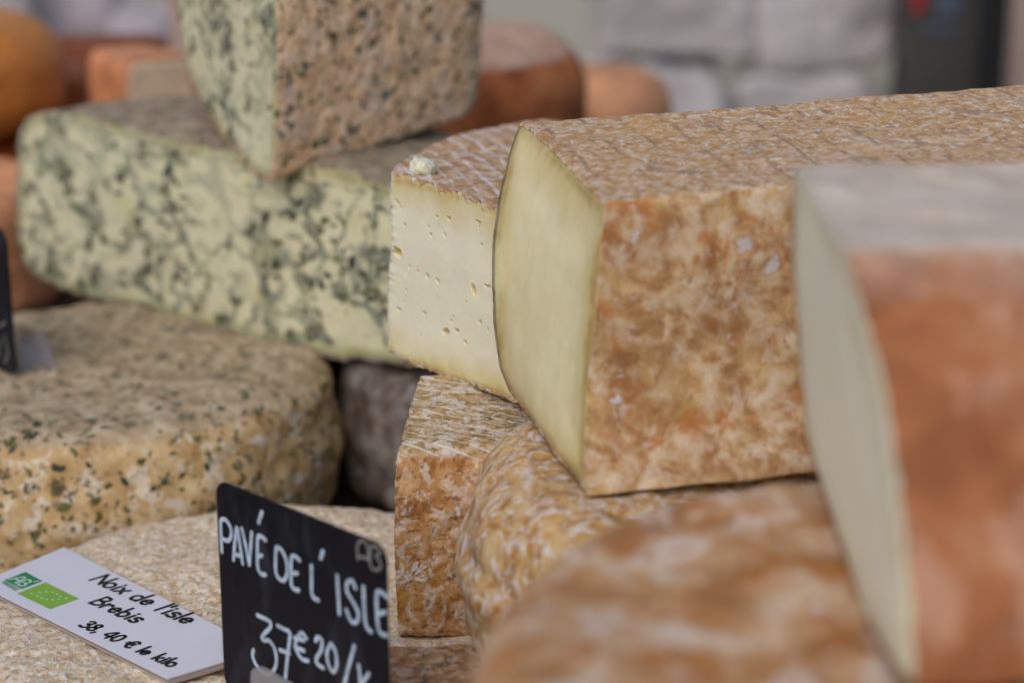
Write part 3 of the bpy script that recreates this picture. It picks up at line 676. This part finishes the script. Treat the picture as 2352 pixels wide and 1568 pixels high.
ro, po, infoB = loft(t, loopB, nB, .15, M['holey'], M['holey_paste'], th=.0011, n=640, nl=150, smooth=.0012, noise=((.0008, 40), (.0006, 150), (.0003, 450)), rag=.0011, seed=7, m=170, eyes=EY, left=(cd, leftB), capn=((.0003, 25), (.00006, 300)), endr=.01, corners=[pl(900, 396), pl(1166, 492), pl(1186, 926), pl(890, 809)], mm=(190, 210), upabs=True, upr=(.5, .8), rimref=dens([pl(*q) for q in out[:9]], 80)+dens([pl(*q) for q in out[10:18]], 80))
cr = softbox('cheese_crumb', PZ(968, 392, zt(-.166))+np.array([0, 0, .0016]), (.0092, .0165, .0068), .25, M['palecut'], r=.6, noise=((.0017, 150), (.0007, 500)), seed=3, n=24, roty=.3)
cr.data.materials[0] = plain('crumb', srgb(228, 224, 198), .5, 300, .05, sss=.4)
tag(cr, 'tiny pale cheese crumb lying on the striped rind of the holey piece', 'crumb')

# ------------------------------------------------------------------ cut herb half behind
g0, g1 = P(62, 655, 1.225), P(968, 853, 1.036)
cg = unit((g1-g0)*np.array([1, 1, 0])); nG = np.cross((0, 0, 1.0), cg); nG = nG if nG[1] > 0 else -nG
plg = lambda u, v: PPL(u, v, g0, nG)
outl = [(62, 262), (110, 252), (200, 264), (320, 294), (440, 322), (560, 345), (700, 378), (830, 408), (960, 440), (985, 470), (985, 830), (965, 852), (800, 825), (600, 783), (450, 742), (330, 712), (200, 682), (100, 646), (55, 610), (40, 540), (38, 430), (42, 320)]
LG = np.array([plg(*q) for q in outl]); cuG, alG = curds(LG.min(0), LG.max(0), .021, 5)
t = thing('herb_cheese_half', 'large cut cheese half with green herb veins across its pale face', 'cheese', g0)
WG = np.linalg.norm((g1-g0)[:2])
ro, po, infoG = loft(t, [plg(*q) for q in outl], nG, .15, M['herb_half_rind'], M['herb_paste'], th=.002, n=420, nl=90, smooth=.006, noise=((.0018, 22), (.0008, 110)), rag=.001, seed=9, m=110,
     left=(cg, lambda tv: (math.sqrt(max(.02, 1-(tv/.155)**2)), 0)), capn=((.0006, 30), (.0003, 150)), corners=[plg(62, 262), plg(985, 450), plg(985, 845), plg(62, 630)], mm=(330, 120), veins=cuG)
mv = np.array([v.co for v in po.data.vertices])+np.array(t.location); mf = [tuple(p.vertices) for p in po.data.polygons if len(p.vertices) == 4]
flecks('herb_fleck', t, mv, mf, 760, (.0018, .0085), M['leaf'], 41, keep=lambda c, n: (np.abs(n@nG) > .9)*(.05+cuG(c)[0]**1.3), asp=(.22, .6), lift=.0006, outw=lambda c: -nG[None]+0*c, along=lambda c: alG(c, nG))

# ------------------------------------------------------------------ herb wedge standing on top
t = thing('herb_cheese_wedge', 'upright herb flecked cheese wedge with pinkish rind standing on the cut herb half', 'cheese', P(620, 413, 1.04))
loopL = [P(*q) for q in ((641, -200, 1.0), (641, 0, 1.01), (640, 150, 1.02), (633, 330, 1.033), (624, 410, 1.04), (600, 404, 1.052), (560, 372, 1.07), (490, 283, 1.11), (432, 170, 1.135), (404, 30, 1.14), (392, -100, 1.13), (388, -200, 1.125))]
LL = np.array(loopL); cuL, alL = curds(LL.min(0), LL.max(0), .018, 6)
EL = P(1112, 262, 1.17)-P(622, 412, 1.04)
ro, po, infoL = loft(t, loopL, EL, np.linalg.norm(EL), M['herb_rind'], M['herb_paste'], th=.0016, n=420, nl=130, smooth=.005, noise=((.0014, 25), (.0008, 110), (.0004, 300)), rag=.0008, seed=10, m=80, endr=.02, corners=[P(641, -200, 1.0), P(624, 410, 1.04), P(460, 230, 1.12), P(388, -200, 1.125)], mm=(150, 200), veins=cuL)
mv = np.array([v.co for v in ro.data.vertices])+np.array(t.location); mf = [tuple(p.vertices) for p in ro.data.polygons if len(p.vertices) == 4]
flecks('herb_fleck', t, mv, mf, 1300, (.0022, .0085), M['leaf'], 43, keep=lambda c, n: (np.abs(n[:, 2]) < .98)*1.0, asp=(.35, .85), outw=lambda c: c-infoL[1]-infoL[2]*((c-infoL[1])@infoL[2])[:, None])
mv = np.array([v.co for v in po.data.vertices])+np.array(t.location); mf = [tuple(p.vertices) for p in po.data.polygons if len(p.vertices) == 4]
flecks('herb_fleck', t, mv, mf, 260, (.002, .007), M['leaf'], 44, keep=lambda c, n: (np.abs(n@infoL[4]) > .9)*(.05+cuL(c)[0]), asp=(.25, .6), lift=.0006, outw=lambda c: infoL[4][None]+0*c, along=lambda c: alL(c, infoL[4]))

# ------------------------------------------------------------------ white printed label
LZ = JZ+.0030
q0, q1, q2, q3 = [PZ(u, v, LZ) for u, v in ((-52, 1339), (147, 1256), (606, 1491), (385, 1557))]     # left-low, left-top, right-top, right-low
ex = unit(q2-q1); ey = unit((q1-q0)-ex*np.dot(q1-q0, ex)); nz = np.cross(ex, ey); LW = np.linalg.norm(q2-q1); LH = np.dot(q1-q0, ey)
fr = (q0-ex*np.dot(q0-q1, ex)*0, ex, ey, nz)
def lab(u, v):
    p = PZ(u, v, LZ)-fr[0]; return np.array([np.dot(p, ex), np.dot(p, ey)])
t = thing('price_label', 'white printed label reading Noix de l\'isle Brebis on the cream wheel', 'label', q0)
c2 = [lab(-52, 1339), lab(385, 1557), lab(606, 1491), lab(147, 1256)]
def card(name, pts, z, th, mat):
    # slightly bowed card
    a = np.array(pts); nx, ny = 24, 10; V = []
    for s in range(2):
        for j in range(ny+1):
            for i in range(nx+1):
                x, y = i/nx, j/ny; p = (a[0]*(1-x)+a[1]*x)*(1-y)+(a[3]*(1-x)+a[2]*x)*y
                V.append(fr[0]+ex*p[0]+ey*p[1]+nz*(z-(th if s else 0)))
    k = (nx+1)*(ny+1); F = gridf(ny+1, nx+1, wrap=False)+gridf(ny+1, nx+1, wrap=False, off=k, flip=True)
    rim = [i for i in range(nx+1)]+[(j*(nx+1)+nx) for j in range(1, ny+1)]+[ny*(nx+1)+i for i in range(nx-1, -1, -1)]+[j*(nx+1) for j in range(ny-1, 0, -1)]
    F += [(rim[i], rim[(i+1) % len(rim)], rim[(i+1) % len(rim)]+k, rim[i]+k) for i in range(len(rim))]
    return mesh(name, np.array(V), F, mat, t, smooth=False)
card('card', c2, 0, .0005, M['paper'])
sl2 = [c2[0]+np.array([-.001, -.0012]), c2[1]+np.array([.0035, -.0012]), c2[2]+np.array([.0035, .0008]), c2[3]+np.array([-.001, .0008])]
card('plastic_sleeve', sl2, -.0007, .0005, M['sleeve'])
# letters: one-line pen shapes, x to the right, y up, cap height 1
def arc(cx, cy, rx, ry, a0, a1, n=9): return [(cx+rx*math.cos(math.radians(a)), cy+ry*math.sin(math.radians(a))) for a in np.linspace(a0, a1, n)]
GL = {
 'N': (.78, [[(.06, 0), (.08, 1)], [(.08, 1), (.66, .02)], [(.66, .02), (.68, 1)]]), 'o': (.56, [arc(.26, .29, .21, .28, 90, 450, 15)]),
 'i': (.26, [[(.12, .02), (.13, .56)], [(.13, .78), (.14, .80)]]), 'x': (.52, [[(.05, .02), (.46, .56)], [(.07, .56), (.44, .02)]]),
 'd': (.60, [arc(.25, .28, .20, .27, 60, 330, 12), [(.47, 1.0), (.47, .02)]]), 'e': (.56, [[(.07, .30), (.46, .34)]+arc(.27, .30, .19, .26, 15, 320, 13)]),
 'l': (.24, [[(.11, .02), (.12, 1.02)]]), "'": (.20, [[(.10, 1.0), (.08, .74)]]), 's': (.50, [[(.42, .50), (.28, .57), (.12, .48), (.16, .34), (.36, .26), (.40, .10), (.24, .01), (.06, .07)]]),
 'B': (.66, [[(.08, 0), (.10, 1)], [(.10, 1), (.40, .96), (.48, .76), (.36, .58), (.12, .53)], [(.12, .53), (.48, .46), (.56, .24), (.40, .04), (.08, .01)]]),
 'r': (.48, [[(.08, .02), (.09, .57)], [(.10, .36), (.20, .53), (.34, .56), (.40, .48)]]), 'b': (.58, [[(.08, 1.0), (.09, .02)], arc(.28, .28, .20, .27, 150, -150, 12)]),
 '3': (.60, [[(.10, .88), (.26, .99), (.44, .90), (.42, .68), (.22, .55), (.46, .44), (.50, .18), (.30, .01), (.06, .08)]]),
 '8': (.62, [[(.46, .86), (.28, .99), (.12, .82), (.22, .60), (.44, .42), (.48, .16), (.28, .01), (.09, .16), (.16, .42), (.40, .62), (.46, .86)]]),
 ',': (.26, [[(.12, .08), (.06, -.14)]]), ' ': (.46, []), '4': (.62, [[(.42, 0), (.40, 1.0), (.04, .32), (.58, .32)]]), '0': (.62, [arc(.29, .5, .22, .49, 90, 450, 17)]),
 '€': (.66, [[(.58, .84), (.42, .98), (.24, .86), (.16, .5), (.24, .14), (.42, .02), (.58, .12)], [(.02, .60), (.48, .62)], [(.02, .40), (.46, .42)]]),
 'k': (.54, [[(.08, 1.0), (.09, .02)], [(.44, .56), (.12, .26)], [(.18, .32), (.46, .02)]]),
}
def line(txt, p0, p1, w_, name, hs=1.0, lean=.02):
    a, b = lab(*p0), lab(*p1); d = b-a; L = np.linalg.norm(d); d = d/L; up = np.array([-d[1], d[0]])
    tot = sum(GL[c][0] for c in txt); s = L/tot; x = 0; pol = []
    for c in txt:
        wd, st = GL[c]
        for p in st: pol.append([a+d*((x+px+lean*py)*s)+up*(py*s*hs) for px, py in p])
        x += wd
    strokes(name, pol, w_, (fr[0], ex, ey, nz), M['ink'], t)
def z2(x, y): return 143.6+x*.1762, 1292+y*.1762
def z1(x, y): return x*.10985, 1234.6+y*.10985
line("Noix de l'isle", z2(345, 222), z2(1600, 806), .00165, 'lettering', .84)
line("Brebis", z2(335, 515), z2(940, 792), .00165, 'lettering', .84)
line("38, 40 € le kilo", z2(200, 815), z2(1410, 1366), .0015, 'lettering', .84)
def quad(name, pts, mat, lift, par):
    v = [fr[0]+ex*lab(*p)[0]+ey*lab(*p)[1]+nz*lift for p in pts]
    return mesh(name, np.array(v), [(0, 1, 2, 3)], mat, par, smooth=False)
qd = quad('green_logo', [z1(90, 885), z1(452, 1070), z1(890, 905), z1(535, 712)], M['logogreen'], .00010, t)
def inq(pts, x, y): a = [np.array(z1(*p)) for p in pts]; return lab(*((a[0]*(1-x)+a[1]*x)*(1-y)+(a[3]*(1-x)+a[2]*x)*y))
GQ = ((90, 885), (452, 1070), (890, 905), (535, 712))
def instrokes(name, Q, polys, w_, mat, par, lift=.00018): return strokes(name, [[inq(Q, *p) for p in q] for q in polys], w_, (fr[0], ex, ey, nz), mat, par, lift)
instrokes('logo_letters', GQ, [[(.10, .15), (.22, .55), (.34, .70), (.42, .55), (.46, .12)], [(.18, .36), (.44, .36)], [(.56, .12), (.56, .66), (.76, .62), (.76, .44), (.58, .40), (.84, .34), (.84, .16), (.56, .12)], [(.84, .72), (.92, .86)]], .0008, M['logowhite'], t)
instrokes('logo_letters', ((0, 930), (315, 1130), (452, 1070), (90, 885)), [[(.08, .28), (.94, .28)], [(.08, .66), (.94, .66)]], .0007, M['logogreen'], t)
EQ = ((355, 1160), (1045, 1490), (1650, 1270), (955, 930))
quad('leaf_logo', [z1(*p) for p in EQ], M['leafgreen'], .00010, t)
sv, sf = [], []
for (x, y) in ((655, 1170), (830, 1145), (968, 1130), (1100, 1140), (1190, 1185), (1268, 1230), (1385, 1270), (1230, 1285), (1100, 1295), (980, 1290), (875, 1265), (785, 1220)):
    c_ = lab(*z1(x, y)); i0 = len(sv)
    for j in range(10):
        a = math.pi/2+j*math.pi/5; r_ = .00085 if j % 2 == 0 else .0004; p = c_+r_*np.array([math.cos(a), math.sin(a)]); sv.append(fr[0]+ex*p[0]+ey*p[1]+nz*.00018)
    sf.append(list(range(i0, i0+10)))
mesh('logo_stars', np.array(sv), sf, M['logowhite'], t, smooth=False)

# ------------------------------------------------------------------ black price sign
TL = P(495, 1100, .736)
az = math.radians(-45); hx = np.array([math.cos(az), math.sin(az), 0])
r = ray(885, 1255); # right top corner: on the ray and on the horizontal line from TL
A_ = np.array([[hx[0], -r[0]], [hx[1], -r[1]]]); s_, d_ = np.linalg.solve(A_, ORG[:2]-TL[:2]); TR = ORG+r*d_
sx = unit(TR-TL); SW = np.linalg.norm(TR-TL); sy0 = np.array([0, 0, -1.0]); sy = unit(sy0-sx*np.dot(sy0, sx)); sn = np.cross(sy, sx)
if np.dot(sn, ORG-TL) < 0: sn = -sn
SH = (TL[2]-JZ)-.0015
sfr = (TL, sx, sy, sn)
t = thing('price_sign', 'black sign with white handwriting PAVÉ DE L\' ISLE stuck in the cream wheel', 'sign', TL+sy*SH)
slab('board', rrect(SW, SH, .006), sfr, .0009, M['chalkboard'], t)
def sg(x, y):
    p = PPL(482.3+x/5.3895, 1079.5+y/5.3895, TL, sn)-TL; return np.array([np.dot(p, sx), np.dot(p, sy)])
o3 = 1300
TXT = [[(645, 515), (605, 645)], [(150, 1010), (140, 800), (138, 625), (195, 612), (255, 700), (265, 800), (225, 870), (150, 838)],
 [(293, 1105), (310, 900), (337, 705), (370, 900), (408, 1150)], [(312, 1035), (390, 1060)], [(398, 720), (450, 950), (490, 1165)], [(490, 1165), (507, 950), (520, 770)],
 [(690, 862), (650, 825), (597, 822), (590, 1000), (597, 1200), (640, 1280), (690, 1288)], [(600, 1062), (645, 1050)],
 [(822, 960), (815, 1100), (822, 1270), (870, 1345), (925, 1355), (958, 1270), (948, 1110), (890, 985), (835, 945)],
 [(1112, 1110), (1060, 1062), (1012, 1080), (1008, 1250), (1015, 1420), (1060, 1472), (1100, 1478)], [(1025, 1275), (1085, 1270)],
 [(1260, 1180), (1262, 1400), (1264, 1505), (1290, 1572), (1345, 1602)], [(1402, 1000), (1375, 1085)],
 [(1580, 1300), (1590, 1500), (1600, 1650), (1606, 1770)], [(1805, 150+o3), (1762, 62+o3), (1702, 95+o3), (1705, 205+o3), (1780, 330+o3), (1842, 470+o3), (1820, 570+o3), (1752, 560+o3), (1692, 425+o3)],
 [(1905, 140+o3), (1915, 400+o3), (1932, 585+o3), (1960, 660+o3), (2000, 690+o3)], [(2195, 262+o3), (2135, 212+o3), (2072, 212+o3), (2072, 450+o3), (2092, 660+o3), (2145, 728+o3), (2190, 735+o3)], [(2095, 470+o3), (2170, 452+o3)]]
NUM = [[(590, 490), (670, 528), (745, 570), (748, 640), (692, 700), (648, 765), (672, 802), (735, 805), (800, 900), (826, 1040), (800, 1160), (730, 1222), (640, 1180), (562, 1080), (530, 985), (542, 920)],
 [(840, 620), (920, 662), (988, 702), (985, 820), (962, 1000), (938, 1260)], [(870, 920), (985, 960)], [(1195, 775), (1142, 710), (1090, 758), (1060, 850), (1080, 935), (1140, 1030), (1215, 1052)], [(1050, 770), (1165, 800)], [(1055, 880), (1165, 930)],
 [(1312, 805), (1340, 760), (1388, 800), (1380, 920), (1322, 1020), (1332, 1090), (1405, 1142)], [(1502, 842), (1452, 950), (1472, 1100), (1530, 1190), (1572, 1100), (1560, 950), (1510, 845)],
 [(1790, 870), (1720, 1130), (1660, 1370)], [(1845, 1110), (1860, 1250), (1868, 1420)], [(1970, 1210), (1910, 1300), (1875, 1350)], [(1885, 1340), (1985, 1460)]]
NUM = [[(x, y+o3) for x, y in p] for p in NUM]
strokes('lettering', [[sg(*p) for p in q] for q in TXT], .0017, sfr, M['chalk'], t)
strokes('price_number', [[sg(*p) for p in q] for q in NUM], .0017, sfr, M['chalk'], t)
AB = [[(1832, 1100), (1828, 930), (1880, 870), (1940, 905), (1962, 1000), (1962, 1110)], [(1840, 1060), (1955, 1090)], [(2012, 935), (2082, 955), (2112, 1020), (2055, 1060), (2112, 1130), (2112, 1205), (2062, 1232), (1992, 1180), (1990, 950)]]
strokes('sign_logo', [[sg(*p) for p in q] for q in AB], .0010, sfr, M['chalkdim'], t)
# clear clip that grips the foot of the sign
cl = [sg(x, y+o3) for x, y in ((565, 1165), (600, 1125), (660, 1108), (715, 1128), (790, 1165), (880, 1225), (1080, 1335), (1080, 1700), (565, 1500))]
cfr = (TL+sn*.0024, sx, sy, sn)
cl = [(p[0], min(p[1], SH+.004)) for p in cl]
slab('clip', cl, cfr, .0016, M['clear'], t)

# ------------------------------------------------------------------ second black sign at the left edge, on the herb wheel
BR = PZ(36, 866, zt(-.3005)); TRn = PPL(9, 530, BR, np.array([0, 1.0, 0]))
hx2 = unit((.62, -.78, 0)); upv = unit(TRn-BR); upv = unit(upv-hx2*np.dot(upv, hx2)); H2 = np.linalg.norm(TRn-BR)
n2 = np.cross(hx2, upv); n2 = n2 if np.dot(n2, ORG-BR) > 0 else -n2
f2 = (BR-hx2*.09, hx2, upv, n2)
t = thing('price_sign', 'black sign cut off at the left edge, standing on the tan herb wheel', 'sign', BR-hx2*.045)
slab('board', rrect(.09, H2, .008), f2, .0012, M['chalkboard'], t)
strokes('lettering', [[(.070, .006), (.074, .016)], [(.078, .005), (.083, .012), (.080, .020)], [(.076, .024), (.082, .028)]], .0012, f2, M['chalkdim'], t)
pf = [P(44, 775, 1.06), P(104, 768, 1.06), P(134, 858, 1.045), P(44, 868, 1.036)]
pn = unit(np.cross(pf[1]-pf[0], pf[3]-pf[0])); pn = pn if pn[1] < 0 else -pn
fo = np.array(pf+[p-pn*.006 for p in pf])
mesh('clip', fo, [(0, 1, 2, 3), (7, 6, 5, 4), (0, 4, 5, 1), (1, 5, 6, 2), (2, 6, 7, 3), (3, 7, 4, 0)], M['clear'], t, smooth=False)

# ------------------------------------------------------------------ cheeses further back
zs = zt(-.345)
def wheel_on(name, label, x, y, ztop, zbot, R, mat, rt, seed):
    return wheel(name, label, 'cheese', (x, y, ztop), R, ztop-zbot, mat, rt=rt, rb=rt*.8, bulge=0.0, na=160, noise=((.0025, 14), (.0008, 60)), seed=seed)
wheel_on('orange_round_cheese', 'glossy orange round cheese at the left edge behind the herb half, topmost of two', -.447, 1.50, zt(-.178), zt(-.262), .108, M['orange'], .037, 21)
wheel_on('orange_round_cheese', 'dark orange round cheese underneath the glossy orange one at the left edge', -.455, 1.50, zt(-.263), zs, .105, M['dkorange'], .03, 22)
wheel_on('red_brown_cheese', 'dark red brown round cheese behind the small orange wedge', -.36, 1.72, zt(-.222), zs, .075, M['redbrown'], .03, 23)
wheel_on('peach_round_cheese', 'peach coloured cheese wheel peeking out below the left end of the herb half', -.42, 1.295, zt(-.262), zs, .115, M['peach'], .02, 24)
wheel_on('pink_top_cheese', 'orange brown cheese wheel with pinkish top behind the upright herb wedge', -.066, 1.47, zt(-.182), zs, .122, M['pinktop'], .05, 25)
M['peach2'] = plain('dull_peach_rind', srgb(192, 138, 100), .6, 25, .2)
wheel_on('small_peach_cheese', 'small blurred peach cheese behind the back edge of the long bar', .083, 1.80, zt(-.258), zs, .064, M['peach2'], .036, 26)
wheel_on('pink_cheese', 'pale pink cheese hidden mostly behind the upright herb wedge', -.235, 1.66, zt(-.15), zs, .05, M['beige'], .02, 27)
t = thing('orange_cheese_wedge', 'small cheese wedge with orange side and pale cut face behind the herb half', 'cheese', P(300, 300, 1.44))
lp = [P(*q) for q in ((288, 140, 1.42), (440, 116, 1.46), (470, 330, 1.48), (290, 330, 1.44))]
lz = lambda p: p
loft(t, lp, (-.55, .83, .0), .09, M['orangecut'], M['palecut'], th=.003, n=120, nl=30, smooth=.016, noise=((.003, 22), (.001, 90)), m=16, endr=.03)

# ------------------------------------------------------------------ parcels and gear at the back of the stall
def parcel(u0, v0, u1, v1, d, mat, name, label, cat, dep=.16, seed=1, rz=0.0, r=.3, group=None):
    a, b = P(u0, v1, d), P(u1, v0, d); c_ = (a+b)/2; c_[1] += dep/2
    o = softbox(name, c_, (abs(b[0]-a[0]), dep, np.linalg.norm((b-a)*np.array([0, 1, 1]))), rz, mat, r=r, noise=((.012, 9), (.004, 30)), seed=seed, n=36)
    return tag(o, label, cat, group)
gp = 'white wrapped parcels stacked at the back'
parcel(1368, -110, 1735, 152, 3.0, M['parcel'], 'white_parcel', 'white wrapped parcel on top of the stack, left of its neighbour', 'parcel', seed=3, group=gp)
parcel(1728, -110, 2062, 168, 3.0, M['parcel'], 'white_parcel', 'white wrapped parcel on top of the stack, beside the dark case', 'parcel', seed=5, rz=.05, group=gp)
parcel(1338, 158, 1668, 380, 3.02, M['parcel'], 'white_parcel', 'white wrapped parcel at the bottom of the stack, above the bar\'s back corner', 'parcel', seed=7, group=gp)
parcel(1690, 174, 2015, 380, 3.02, M['parcel'], 'white_parcel', 'white wrapped parcel at the bottom of the stack, next to the dark case', 'parcel', seed=9, rz=-.04, group=gp)
parcel(-140, -140, 75, 330, 3.0, M['parcel'], 'white_parcel', 'pale parcel at the upper left corner behind the orange cheese', 'parcel', seed=11)
parcel(80, -150, 265, 330, 3.1, M['mauve'], 'mauve_bundle', 'mauve wrapped bundle above the dark red brown cheese', 'bundle', seed=13)
parcel(250, 40, 400, 330, 2.9, M['mauve'], 'grey_bundle', 'grey bundle beside the upright herb wedge at the top', 'bundle', seed=15)
t = thing('dark_case', 'dark upright case with a small red mark beside the white parcels', 'case', P(2160, 380, 2.95))
a, b = P(2068, 400, 2.95), P(2262, -160, 2.95)
boxm('body', (a[0], a[1], a[2]), (b[0], a[1]+.12, b[2]), M['case'], t, .006)
for nm, (u0, v0, u1, v1), mm in (('red_mark', (2095, -20, 2122, 28), M['redmark']), ('blue_mark', (2150, -10, 2205, 36), M['bluemark']), ('blue_mark', (2120, 60, 2200, 74), M['bluemark'])):
    p, q = PPL(u0, v1, np.array([0, a[1]-.003, 0]), np.array([0, 1.0, 0])), PPL(u1, v0, np.array([0, a[1]-.003, 0]), np.array([0, 1.0, 0]))
    boxm(nm, (p[0], p[1]-.002, p[2]), (q[0], p[1]+.002, q[2]), mm, t, .0005)
a, b = P(2240, 400, 2.85), P(2296, -160, 2.85)
o = boxm('black_post', (a[0], a[1], -.9), (b[0], a[1]+.035, b[2]+.3), M['blackpost'], bev=.004); tag(o, 'black upright post to the right of the dark case', 'post')
a, b = P(2310, 400, 3.2), P(2560, -200, 3.2)
o = boxm('pinkish_board', (a[0], a[1], -.9), (b[0], a[1]+.04, b[2]+.2), M['beige'], bev=.004); tag(o, 'pinkish beige upright board at the right edge behind the post', 'board')
